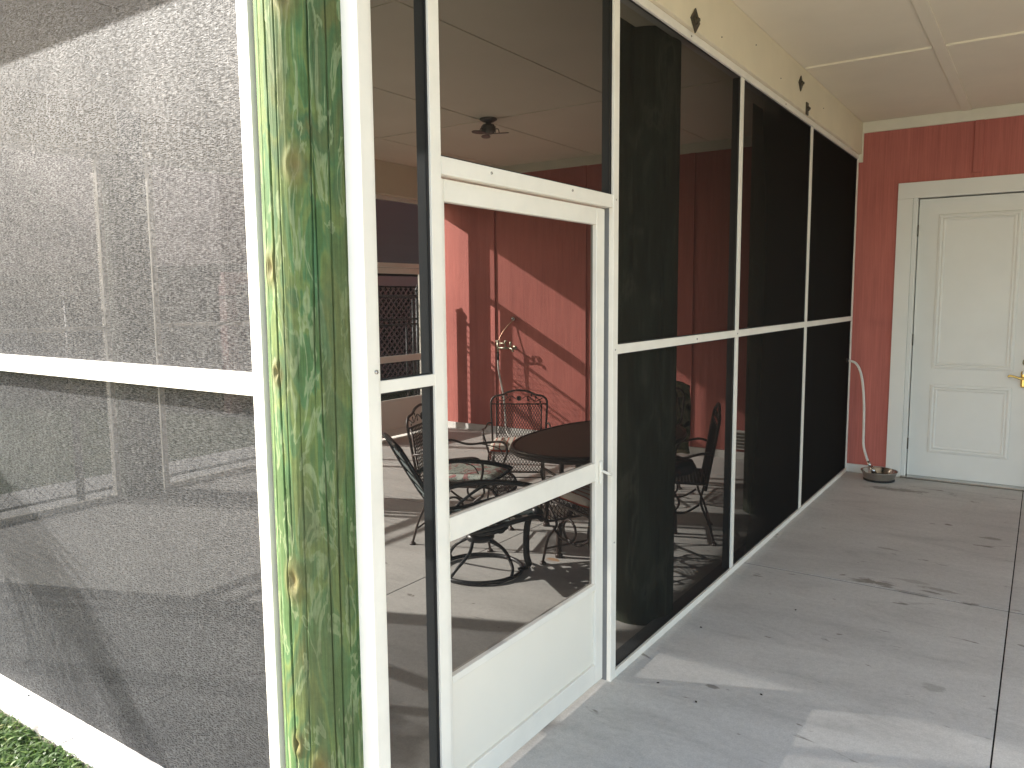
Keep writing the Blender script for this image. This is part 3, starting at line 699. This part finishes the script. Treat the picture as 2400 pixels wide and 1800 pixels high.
# ---------------------------------------------------------------- patio furniture
def mesh_chair(label):
    t = thing('patio_armchair', label, 'chair', (0, 0, 0), 0, 'wrought iron mesh armchairs round the table')
    # back frame (leaning), crown and inner frame
    def bk(y, z): return Vector((-.235-.27*(z-.40)**1.0*.62, y, z))
    out = [bk(-.235, .36), bk(-.245, .55), bk(-.255, .75), bk(-.250, .81), bk(-.215, .845), bk(-.15, .858), bk(-.09, .885), bk(0, .898), bk(.09, .885), bk(.15, .858), bk(.215, .845), bk(.25, .81), bk(.255, .75), bk(.245, .55), bk(.235, .36)]
    bm = B(); tube(bm, curve(out, 4), .0095, 8)
    tube(bm, [bk(-.25, .775), bk(.25, .775)], .006, 6)
    tube(bm, [bk(-.205, .775), bk(-.20, .40)], .006, 6); tube(bm, [bk(.205, .775), bk(.20, .40)], .006, 6); tube(bm, [bk(-.235, .40), bk(.235, .40)], .007, 6)
    bf = obj('back_frame', bm, 'iron', t, True)
    bm = B(); diag(bm, lambda u, v: bk(u, v), -.203, .203, .402, .773, .024, 1.8, .0030, 3); obj('back_mesh', bm, 'iron', t)
    # flower and curling vines in the crown
    bm = B(); c = bk(0, .825)
    for k in range(9):
        an = k*math.pi*2/9; q = Matrix.Rotation(an, 3, 'X') @ Vector((0, 0, .026))
        tube(bm, [c, c+q*.6, c+q], [.007, .010, .002], 5)
    lathe(bm, [(.013, -.006), (.013, .006)], 10, Matrix.Translation(c) @ Matrix.Rotation(R(90), 4, 'Y'))
    for sg in (1, -1):
        tube(bm, curve([bk(sg*.03, .822), bk(sg*.07, .845), bk(sg*.11, .825), bk(sg*.15, .80), bk(sg*.19, .815), bk(sg*.215, .83)], 5), .0035, 5)
        for yy, zz, dz in ((.075, .838, -.028), (.105, .828, .024), (.145, .803, .03), (.185, .812, -.02)):
            p = bk(sg*yy, zz); q = bk(sg*(yy+.008), zz+dz*.75)
            tube(bm, [p, q], .003, 4); lathe(bm, [(.003, -.004), (.010, 0), (.003, .004)], 8, Matrix.Translation(bk(sg*(yy+.008), zz+dz)) @ Matrix.Rotation(R(90), 4, 'Y'))
    obj('crown_ornament', bm, 'iron', bf)
    # seat: flat mesh then a waterfall roll at the front
    L1 = .44; RR = .075
    def st(u, v):
        x = -.22+v
        if v <= L1: return Vector((x, u, .40+.012*(v/L1)))
        an = (v-L1)/RR; return Vector((-.22+L1+RR*math.sin(an), u, .412-RR+RR*math.cos(an)))
    bm = B(); diag(bm, st, -.22, .22, 0, L1+RR*2.9, .026, 1.7, .0028, 3, 10); obj('seat_mesh', bm, 'iron', t)
    bm = B()
    for u in (-.225, .225): tube(bm, [st(u, L1*i/6) for i in range(7)]+[st(u, L1+RR*2.9*i/9) for i in range(1, 10)], .0085, 7)
    tube(bm, [st(-.225, 0), st(.225, 0)], .008, 6); tube(bm, [st(-.225, L1+RR*2.9), st(.225, L1+RR*2.9)], .007, 6)
    obj('seat_frame', bm, 'iron', t, True)
    for sg in (1, -1):
        bm = B(); b0 = bk(sg*.25, .60)
        tube(bm, curve([b0, (-.20, sg*.275, .612), (-.08, sg*.29, .585), (.06, sg*.29, .602), (.17, sg*.285, .612), (.215, sg*.27, .57), (.20, sg*.245, .48), (.16, sg*.23, .40)], 5), .0085, 7)
        tube(bm, curve([(.02, sg*.29, .592), (.10, sg*.29, .578), (.16, sg*.283, .56), (.19, sg*.275, .51)], 5), .004, 5)
        obj('arm', bm, 'iron', t, True)
        bm = B(); tube(bm, curve([(.20, sg*.225, .36), (.12, sg*.225, .28), (.20, sg*.23, .18), (.235, sg*.235, .08), (.25, sg*.24, .012)], 5), .008, 7)
        lathe(bm, [(.022, 0), (.020, .008), (.009, .02)], 10, Matrix.Translation((.25, sg*.24, 0))); obj('leg', bm, 'iron', t, True)
        bm = B(); tube(bm, curve([(-.22, sg*.225, .39), (-.20, sg*.225, .28), (-.25, sg*.23, .15), (-.29, sg*.235, .012)], 5), .008, 7)
        lathe(bm, [(.022, 0), (.020, .008), (.009, .02)], 10, Matrix.Translation((-.29, sg*.235, 0))); obj('leg', bm, 'iron', t, True)
        bm = B(); cx_, cz_ = 0.0, .27
        tube(bm, [(cx_+.062*math.cos(a_), sg*.215, cz_+.062*math.sin(a_)) for a_ in [2*math.pi*i/24 for i in range(24)]], .0075, 7, True)
        tube(bm, curve([(-.19, sg*.215, .26), (-.10, sg*.215, .205), (0, sg*.215, .20), (.10, sg*.215, .205), (.17, sg*.215, .25)], 5), .0075, 7)
        obj('scroll_spring', bm, 'iron', t, True)
    bm = B(); tube(bm, [(.232, -.232, .10), (.232, .232, .10)], .006, 6); tube(bm, [(-.27, -.232, .10), (-.27, .232, .10)], .006, 6); obj_split('stretcher', bm, 'iron', t, True)
    return t
def hd(x, y): return math.atan2(y, x)
CA = ((-3.50, 5.20), hd(.50, -.86)); CB = ((-3.17, 4.08), hd(.93, .30)); CD = ((-2.12, 4.02), hd(-.9, .43)); CE = ((-2.06, 4.92), hd(-.92, -.40)); CF = ((-2.68, 5.80), hd(.05, -1))
ch = mesh_chair('bronze mesh patio armchair with red striped cushion, below the wall faucet'); ch.scale = (.93, .93, .93); ch.location = (*CA[0], 0); ch.rotation_euler = (0, 0, CA[1])
dup(ch, (*CB[0], 0), CB[1], 'bronze mesh armchair with floral cushion, behind the black swivel chair')
dup(ch, (*CD[0], 0), CD[1], 'bronze mesh armchair by the screen door jamb, its red seat corner below the door rail')
dup(ch, (*CE[0], 0), CE[1], 'bronze mesh armchair seen side-on right of the dark post, with a dark cushion')
dup(ch, (*CF[0], 0), CF[1], 'bronze mesh armchair hung with the camouflage jacket, mostly behind the dark post')
def cushion(label, mat, pos, rz, tilt=0, z=.418, sx=.42, sy=.43, th=.075, round_=False):
    bm = B(); nu, nv = 18, 18; top = []; bot = []
    for i in range(nu+1):
        a_, b_ = [], []
        for j in range(nv+1):
            u = -1+2*i/nu; v = -1+2*j/nv
            if round_:
                m_ = max(abs(u), abs(v)); l_ = math.hypot(u, v) or 1; uu, vv = u*m_/l_, v*m_/l_
            else:
                uu, vv = u, v
                k = 1-.06*(abs(u*v))**3; uu *= k; vv *= k
            e = (1-abs(u)**5)*(1-abs(v)**5); h = th*.5*max(0, e)**.35
            wr = .003*noise.noise(Vector((u*3, v*3, z+pos[0]*7)))
            a_.append(bm.verts.new((uu*sx/2, vv*sy/2, h+wr))); b_.append(bm.verts.new((uu*sx/2, vv*sy/2, -h*.75)))
        top.append(a_); bot.append(b_)
    for i in range(nu):
        for j in range(nv):
            bm.faces.new((top[i][j], top[i+1][j], top[i+1][j+1], top[i][j+1])); bm.faces.new((bot[i][j], bot[i][j+1], bot[i+1][j+1], bot[i+1][j]))
    bmesh.ops.remove_doubles(bm, verts=bm.verts, dist=.0008)
    o = obj('seat_cushion', bm, mat, None, True)
    o.location = (pos[0]+.03*math.cos(rz), pos[1]+.03*math.sin(rz), z+th*.42); o.rotation_euler = (0, 0, rz); tag(o, label, 'cushion', 'cushions on the patio chairs')
    return o
c1 = cushion('red and cream striped cushion on the chair below the wall faucet', 'stripe', CA[0], CA[1], z=.395)
for sg in (1, -1):
    bm = B(); tube(bm, curve([(-.18, sg*.2, -.01), (-.22, sg*.225, -.05), (-.20, sg*.235, -.13), (-.22, sg*.24, -.17)], 5), .008, 5, flat=(1, .3))
    obj('tie', bm, M['red'], c1, True)
cushion('pale floral cushion hanging over the front of its mesh chair', 'floral', CB[0], CB[1], sx=.50)
cushion('red striped cushion on the chair tucked in by the door jamb', 'stripe', CD[0], CD[1])
cushion('dark round cushion on the side-on chair right of the dark post', 'plainc', CE[0], CE[1], round_=True, th=.11)

# camouflage jacket over a chair back
bm = B(); rz = CF[1]; nx, nz = 22, 26
M4 = Matrix.Translation((CF[0][0], CF[0][1], 0)) @ Matrix.Rotation(rz, 4, 'Z')
grid = []
for i in range(nz+1):
    row = []
    for j in range(nx+1):
        u = -1+2*j/nx; v = i/nz*1.0
        # goes up the front of the back, over the top and down behind
        s = v*1.25
        if s < .60: x, z = -.335+.0-.04*s, .93-.60+s*1.0
        else: x, z = -.43-.02*(s-.6), .93-(s-.6)*1.0
        wd = .27+.05*math.sin(s*5)*(.5)+.02*noise.noise(Vector((u*2, s*4, 2)))
        x += .022*noise.noise(Vector((u*4, s*5, 7)))+.01*noise.noise(Vector((u*11, s*12, 7)))
        z += .012*noise.noise(Vector((u*5, s*3, 1)))-.04*abs(u)**3*(1 if z > .8 else 0)
        row.append(bm.verts.new(M4 @ Vector((x, u*wd, z))))
    grid.append(row)
for i in range(nz):
    for j in range(nx): bm.faces.new((grid[i][j], grid[i+1][j], grid[i+1][j+1], grid[i][j+1]))
o = obj('jacket', bm, 'camo', None, True); s_ = o.modifiers.new('solid', 'SOLIDIFY'); s_.thickness = .012; tag(o, 'camouflage jacket draped over a chair back behind the dark post', 'jacket')

# table
tb = thing('patio_table', 'dark bronze oval patio table with a fine ribbed metal top', 'table', (-2.34, 4.47, 0))
def se(a_, b_, n_, t):
    c_s, s_s = math.cos(t), math.sin(t)
    return (a_*math.copysign(abs(c_s)**(2/n_), c_s), b_*math.copysign(abs(s_s)**(2/n_), s_s))
bm = B(); TZ = .715; K = 72
o1 = [se(.44, .72, 2.3, 2*math.pi*k/K) for k in range(K)]
f = bm.faces.new([bm.verts.new((x, y, TZ)) for x, y in o1]); obj('table_top', bm, 'rib', tb)
bm = B()
for (ro, z, r_) in ((1.03, TZ-.006, .012), (1.045, TZ-.022, .010), (1.02, TZ-.034, .008)):
    tube(bm, [(x*ro, y*ro, z) for x, y in o1], r_, 8, True)
v0 = [bm.verts.new((x*1.01, y*1.01, TZ-.02)) for x, y in o1]; bm.faces.new(v0)
obj('table_rim', bm, 'iron', tb, True)
for dx, dy in ((-.09, -.40), (-.51, .13), (.40, -.25), (.32, .45)):
    bm = B(); L_ = math.hypot(dx, dy); ex, ey = dx/L_, dy/L_
    tube(bm, curve([(dx, dy, .0), (dx, dy, .10), (dx-ex*.02, dy-ey*.02, .20), (dx-ex*.14, dy-ey*.14, .31), (dx-ex*.16, dy-ey*.16, .50), (dx*.45, dy*.45, .66), (dx*.4, dy*.4, TZ-.03)], 6), .019, 10)
    lathe(bm, [(.024, 0), (.024, .02), (.019, .025)], 12, Matrix.Translation((dx, dy, 0))); obj('leg', bm, 'iron', tb, True)
bm = B(); tube(bm, [(-.34, -.22, .30), (.26, .25, .30)], .010, 8); tube(bm, [(-.34, .10, .305), (.26, -.2, .305)], .010, 8); tube(bm, [(.3*math.cos(k*.3), .36*math.sin(k*.3), .62) for k in range(21)], .008, 6, True); obj_split('brace', bm, 'iron', tb, True)
# wire centrepiece on the table
cp = thing('wire_centrepiece', 'black wire candle holder standing on the patio table', 'candle holder', (-2.28, 4.75, TZ+.001))
bm = B()
for k in range(7):
    an = k*.9+.3; tube(bm, curve([(0, 0, .02), (.07*math.cos(an), .07*math.sin(an), .03), (.16*math.cos(an), .16*math.sin(an), .045), (.22*math.cos(an), .22*math.sin(an), .065)], 4), .004, 5)
lathe(bm, [(.06, 0), (.06, .006), (.03, .02), (.035, .05), (.02, .055)], 16); obj('branches', bm, 'black', cp, True)

# black swivel rocker with webbing
SR = thing('swivel_rocker', 'black swivel rocker with woven strap seat on a round ring base, nearest the door', 'chair', (-2.70, 3.61, 0), hd(.60, .80))
bm = B(); tube(bm, [(.25*math.cos(2*math.pi*k/40), .25*math.sin(2*math.pi*k/40), .015) for k in range(40)], .013, 8, True); obj('ring_base', bm, 'black', SR, True)
bm = B()
for k in range(4):
    an = k*math.pi/2+.5; e = Vector((math.cos(an), math.sin(an), 0)); s = Vector((-e.y, e.x, 0))
    tube(bm, curve([e*.25+Vector((0, 0, .02)), e*.23+Vector((0, 0, .07))+s*.03, e*.14+Vector((0, 0, .15))+s*.05, e*.06+Vector((0, 0, .20))], 6), .010, 8)
lathe(bm, [(.075, .19), (.085, .205), (.085, .225), (.05, .24), (.045, .29), (.07, .30)], 20)
obj('swivel_hub', bm, 'black', SR, True)
bm = B(); tube(bm, curve([(-.14, -.07, .30), (-.02, -.09, .255), (.12, -.09, .27), (.16, 0, .29), (.12, .09, .27), (-.02, .09, .255), (-.14, .07, .30)], 6), .016, 8); lathe(bm, [(.035, -.09), (.035, .09)], 14, Matrix.Translation((.1, 0, .275)) @ Matrix.Rotation(R(90), 4, 'X')); obj('rocker_plate', bm, 'black', SR, True)
# side tubes: back - seat - front
for sg in (1, -1):
    bm = B(); tube(bm, curve([(-.50, sg*.20, .80), (-.40, sg*.245, .62), (-.28, sg*.25, .42), (-.20, sg*.25, .335), (-.05, sg*.25, .325), (.14, sg*.25, .355), (.26, sg*.25, .37), (.30, sg*.245, .345)], 6), .0135, 9); obj('side_tube', bm, 'black', SR, True)
    bm = B(); tube(bm, curve([(-.36, sg*.25, .55), (-.22, sg*.28, .60), (-.05, sg*.30, .61), (.14, sg*.30, .585), (.28, sg*.295, .545), (.30, sg*.29, .53)], 6), .015, 9)
    tube(bm, curve([(.295, sg*.29, .53), (.20, sg*.28, .48), (.05, sg*.26, .42), (-.08, sg*.25, .335)], 6), .010, 8)
    obj('arm', bm, 'black', SR, True)
bm = B(); tube(bm, curve([(-.50, -.20, .80), (-.525, -.15, .83), (-.53, 0, .84), (-.525, .15, .83), (-.50, .20, .80)], 5), .0135, 9); tube(bm, [(.30, -.245, .345), (.30, .245, .345)], .012, 8); tube(bm, [(-.20, -.25, .32), (-.20, .25, .32)], .012, 8); obj_split('cross_tube', bm, 'black', SR, True)
prof = curve([(-.50, 0, .80), (-.40, 0, .62), (-.28, 0, .42), (-.20, 0, .335), (-.05, 0, .325), (.14, 0, .355), (.27, 0, .37)], 8)
bm1, bm2 = B(), B()
for i in range(1, 6):      # long straps
    y = -.25+.5*i/6; 
    for A_2, B_2 in zip(prof, prof[1:]):
        w_ = .018; vs = [(A_2.x, y-w_, A_2.z+.004), (A_2.x, y+w_, A_2.z+.004), (B_2.x, y+w_, B_2.z+.004), (B_2.x, y-w_, B_2.z+.004)]
        quad(bm1, *[Vector(q) for q in vs])
acc = 0; last = prof[0]; 
for i in range(1, len(prof)-1):
    acc += (prof[i]-last).length; last = prof[i]
    if acc > .075:
        acc = 0; tdir = (prof[i+1]-prof[i-1]).normalized()*.022; c = prof[i]; zo = Vector((0, 0, -.003))
        quad(bm2, c-tdir+Vector((0, -.25, 0))+zo, c-tdir+Vector((0, .25, 0))+zo, c+tdir+Vector((0, .25, 0))+zo, c+tdir+Vector((0, -.25, 0))+zo)
for bb, m_, nm in ((bm1, 'strap', 'long_strap'), (bm2, 'strap2', 'cross_strap')):
    bmesh.ops.remove_doubles(bb, verts=bb.verts, dist=.0001)
    for o in obj_split(nm, bb, m_, SR): s_ = o.modifiers.new('solid', 'SOLIDIFY'); s_.thickness = .003
# tall flat curved bracket at the front of the rocker
bm = B(); tube(bm, curve([(.28, -.16, .36), (.25, -.16, .33), (.235, -.16, .25), (.235, -.16, .12), (.25, -.15, .05), (.20, -.12, .02)], 6), .02, 8, flat=(.45, 1)); lathe(bm, [(.026, -.05), (.03, 0), (.026, .05)], 12, Matrix.Translation((.31, -.12, .365)) @ Matrix.Rotation(R(90), 4, 'X')); obj('front_bracket', bm, 'black', SR, True)

# ---------------------------------------------------------------- wall faucet with hose, ceiling fixture
fx, fz = -5.15, 1.05
fc = thing('wall_faucet', 'brass garden faucet assembly with copper riser on the red wall', 'faucet', (fx, YB, fz))
bm = B()
tube(bm, [(.03, 0, -.02), (.03, -.13, -.02)], .011, 10); tube(bm, [(-.12, -.13, -.02), (.03, -.13, -.02)], .012, 10)
tube(bm, [(-.12, -.13, -.07), (-.12, -.13, .06)], .014, 10); tube(bm, [(-.12, -.13, .035), (-.02, -.13, .035), (-.01, -.13, -.01)], .009, 8)
lathe(bm, [(.026, 0), (.026, .006)], 16, Matrix.Translation((.03, 0, -.02)) @ Matrix.Rotation(R(90), 4, 'X'))
tube(bm, curve([(.05, -.13, -.02), (.09, -.14, -.03), (.10, -.14, -.06)], 4), .012, 8)
obj('valve_body', bm, 'oldbrass', fc, True)
bm = B(); tube(bm, [(-.155, -.13, .06), (-.085, -.13, .06)], .006, 6); lathe(bm, [(.010, 0), (.016, .02), (.014, .05), (.007, .06)], 12, Matrix.Translation((.06, -.13, 0))); tube(bm, [(-.02, -.13, .03), (-.02, -.13, .06)], .01, 8); tube(bm, [(-.03, -.13, .062), (.01, -.13, .062)], .008, 6); obj('tap_handle', bm, 'oldbrass', fc, True)
bm = B(); tube(bm, curve([(-.12, -.12, .06), (-.08, -.08, .17), (-.01, -.03, .27), (.03, -.02, .31)], 5), .006, 8); obj('riser_tube', bm, plain('copper_tube', (.55, .33, .22), .35, .2, 20, .5, .7), fc, True)
bm = B(); lathe(bm, [(.012, 0), (.028, .012), (.028, .03), (.010, .045)], 14, Matrix.Translation((.03, -.005, .315)) @ Matrix.Rotation(R(80), 4, 'X')); obj('spray_head', bm, 'steel', fc, True)
bm = B(); tube(bm, [(-.12, -.13, -.07), (-.12, -.13, -.16)], .014, 10); obj('hose_end', bm, 'rubber', fc, True)
bm = B(); tube(bm, curve([(fx-.12, YB-.13, fz-.16), (fx-.11, YB-.13, .75), (fx-.05, YB-.12, .45), (fx-.02, YB-.14, .25), (fx+.05, YB-.2, .05), (fx+.25, YB-.3, .015), (fx+.6, YB-.25, .012), (fx+.9, YB-.35, .012)], 8), .011, 8)
tag(obj('garden_hose', bm, 'hose', None, True), 'pale garden hose hanging from the brass faucet behind the mesh chair', 'hose')
cf = thing('ceiling_fan', 'small dark ceiling fan with flat blades under the porch ceiling', 'ceiling fan', (-3.97, 5.50, ZC)); cf.scale = (.5, .5, .6)
bm = B(); lathe(bm, [(.15, -.001), (.15, -.015), (.10, -.04), (.05, -.05), (.05, -.075)], 24); obj('canopy', bm, 'fanm', cf, True)
bm = B(); lathe(bm, [(.05, -.075), (.10, -.085), (.115, -.12), (.115, -.17), (.09, -.20), (.04, -.215)], 24)
for k in range(20):
    an = 2*math.pi*k/20; tube(bm, [(.12*math.cos(an), .12*math.sin(an), -.10), (.122*math.cos(an), .122*math.sin(an), -.19)], .003, 4)
obj('motor_housing', bm, 'fanm', cf, True)
for k in range(3):
    an = k*2*math.pi/3+2.4; e = Vector((math.cos(an), math.sin(an), 0)); s = Vector((-e.y, e.x, 0))
    bm = B(); tube(bm, curve([e*.10+Vector((0, 0, -.15)), e*.17+Vector((0, 0, -.15)), e*.19+Vector((0, 0, -.20))], 4), .007, 6)
    vs = []; 
    ring_t = [bm.verts.new(e*(.22+.14*math.cos(q))+s*(.075*math.sin(q))+Vector((0, 0, -.205+.02*math.sin(q)*.4))) for q in [2*math.pi*i/20 for i in range(20)]]
    bm.faces.new(ring_t); ring_b = [bm.verts.new(v.co-Vector((0, 0, .008))) for v in ring_t]; bm.faces.new(ring_b[::-1])
    for i in range(20): bm.faces.new((ring_t[i], ring_b[i], ring_b[(i+1) % 20], ring_t[(i+1) % 20]))
    obj('blade', bm, 'fanm', cf)

# ---------------------------------------------------------------- water bowl and its hose by the white door
bx, by = -1.122, 7.335
wb = thing('water_bowl', 'stainless steel pet bowl on the floor by the white door', 'bowl', (bx, by, 0))
bm = B(); lathe(bm, [(.118, .008), (.125, .03), (.136, .062), (.143, .084), (.150, .088), (.150, .084), (.146, .080)], 48, cap=False)
lathe(bm, [(.143, .086), (.130, .06), (.118, .025), (.10, .014), (.001, .014)], 48, cap=False); obj('bowl_shell', bm, 'steel', wb, True)
bm = B(); lathe(bm, [(.118, .001), (.126, .005), (.126, .016), (.118, .020)], 48); obj('rubber_foot', bm, 'rubber', wb, True)
a = N('bowl_water'); a.base((.05, .05, .045)); a.set(.03, .6); M['water'] = a.m
bm = B(); lathe(bm, [(.001, .040), (.120, .040)], 48, cap=False); obj('water', bm, 'water', wb)
wh = thing('water_hose', 'pale hose coming through the last screen and curving down into the steel bowl', 'hose', (-1.42, 7.45, 1.03))
pts = [(-1.46, 7.45, 1.035), (-1.42, 7.45, 1.03), (-1.365, 7.445, 1.005), (-1.325, 7.44, .93), (-1.30, 7.44, .80), (-1.285, 7.44, .62), (-1.28, 7.44, .42), (-1.275, 7.435, .28), (-1.245, 7.42, .18), (-1.225, 7.41, .135)]
off = Vector((1.42, -7.45, -1.03))
bm = B(); tube(bm, [p+off for p in curve(pts, 8)], .0105, 10); obj('tube', bm, 'hose', wh, True)
bm = B(); tube(bm, [Vector(p)+off for p in ((-1.227, 7.412, .145), (-1.205, 7.40, .095))], .014, 10); tube(bm, [Vector(p)+off for p in ((-1.205, 7.40, .105), (-1.165, 7.385, .045))], [.017, .020], 12); obj('spray_nozzle', bm, 'steel', wh, True)
bm = B(); tube(bm, [Vector(p)+off for p in ((-1.455, 7.45, 1.035), (-1.428, 7.45, 1.031))], .018, 10); obj('grommet', bm, 'rubber', wh, True)
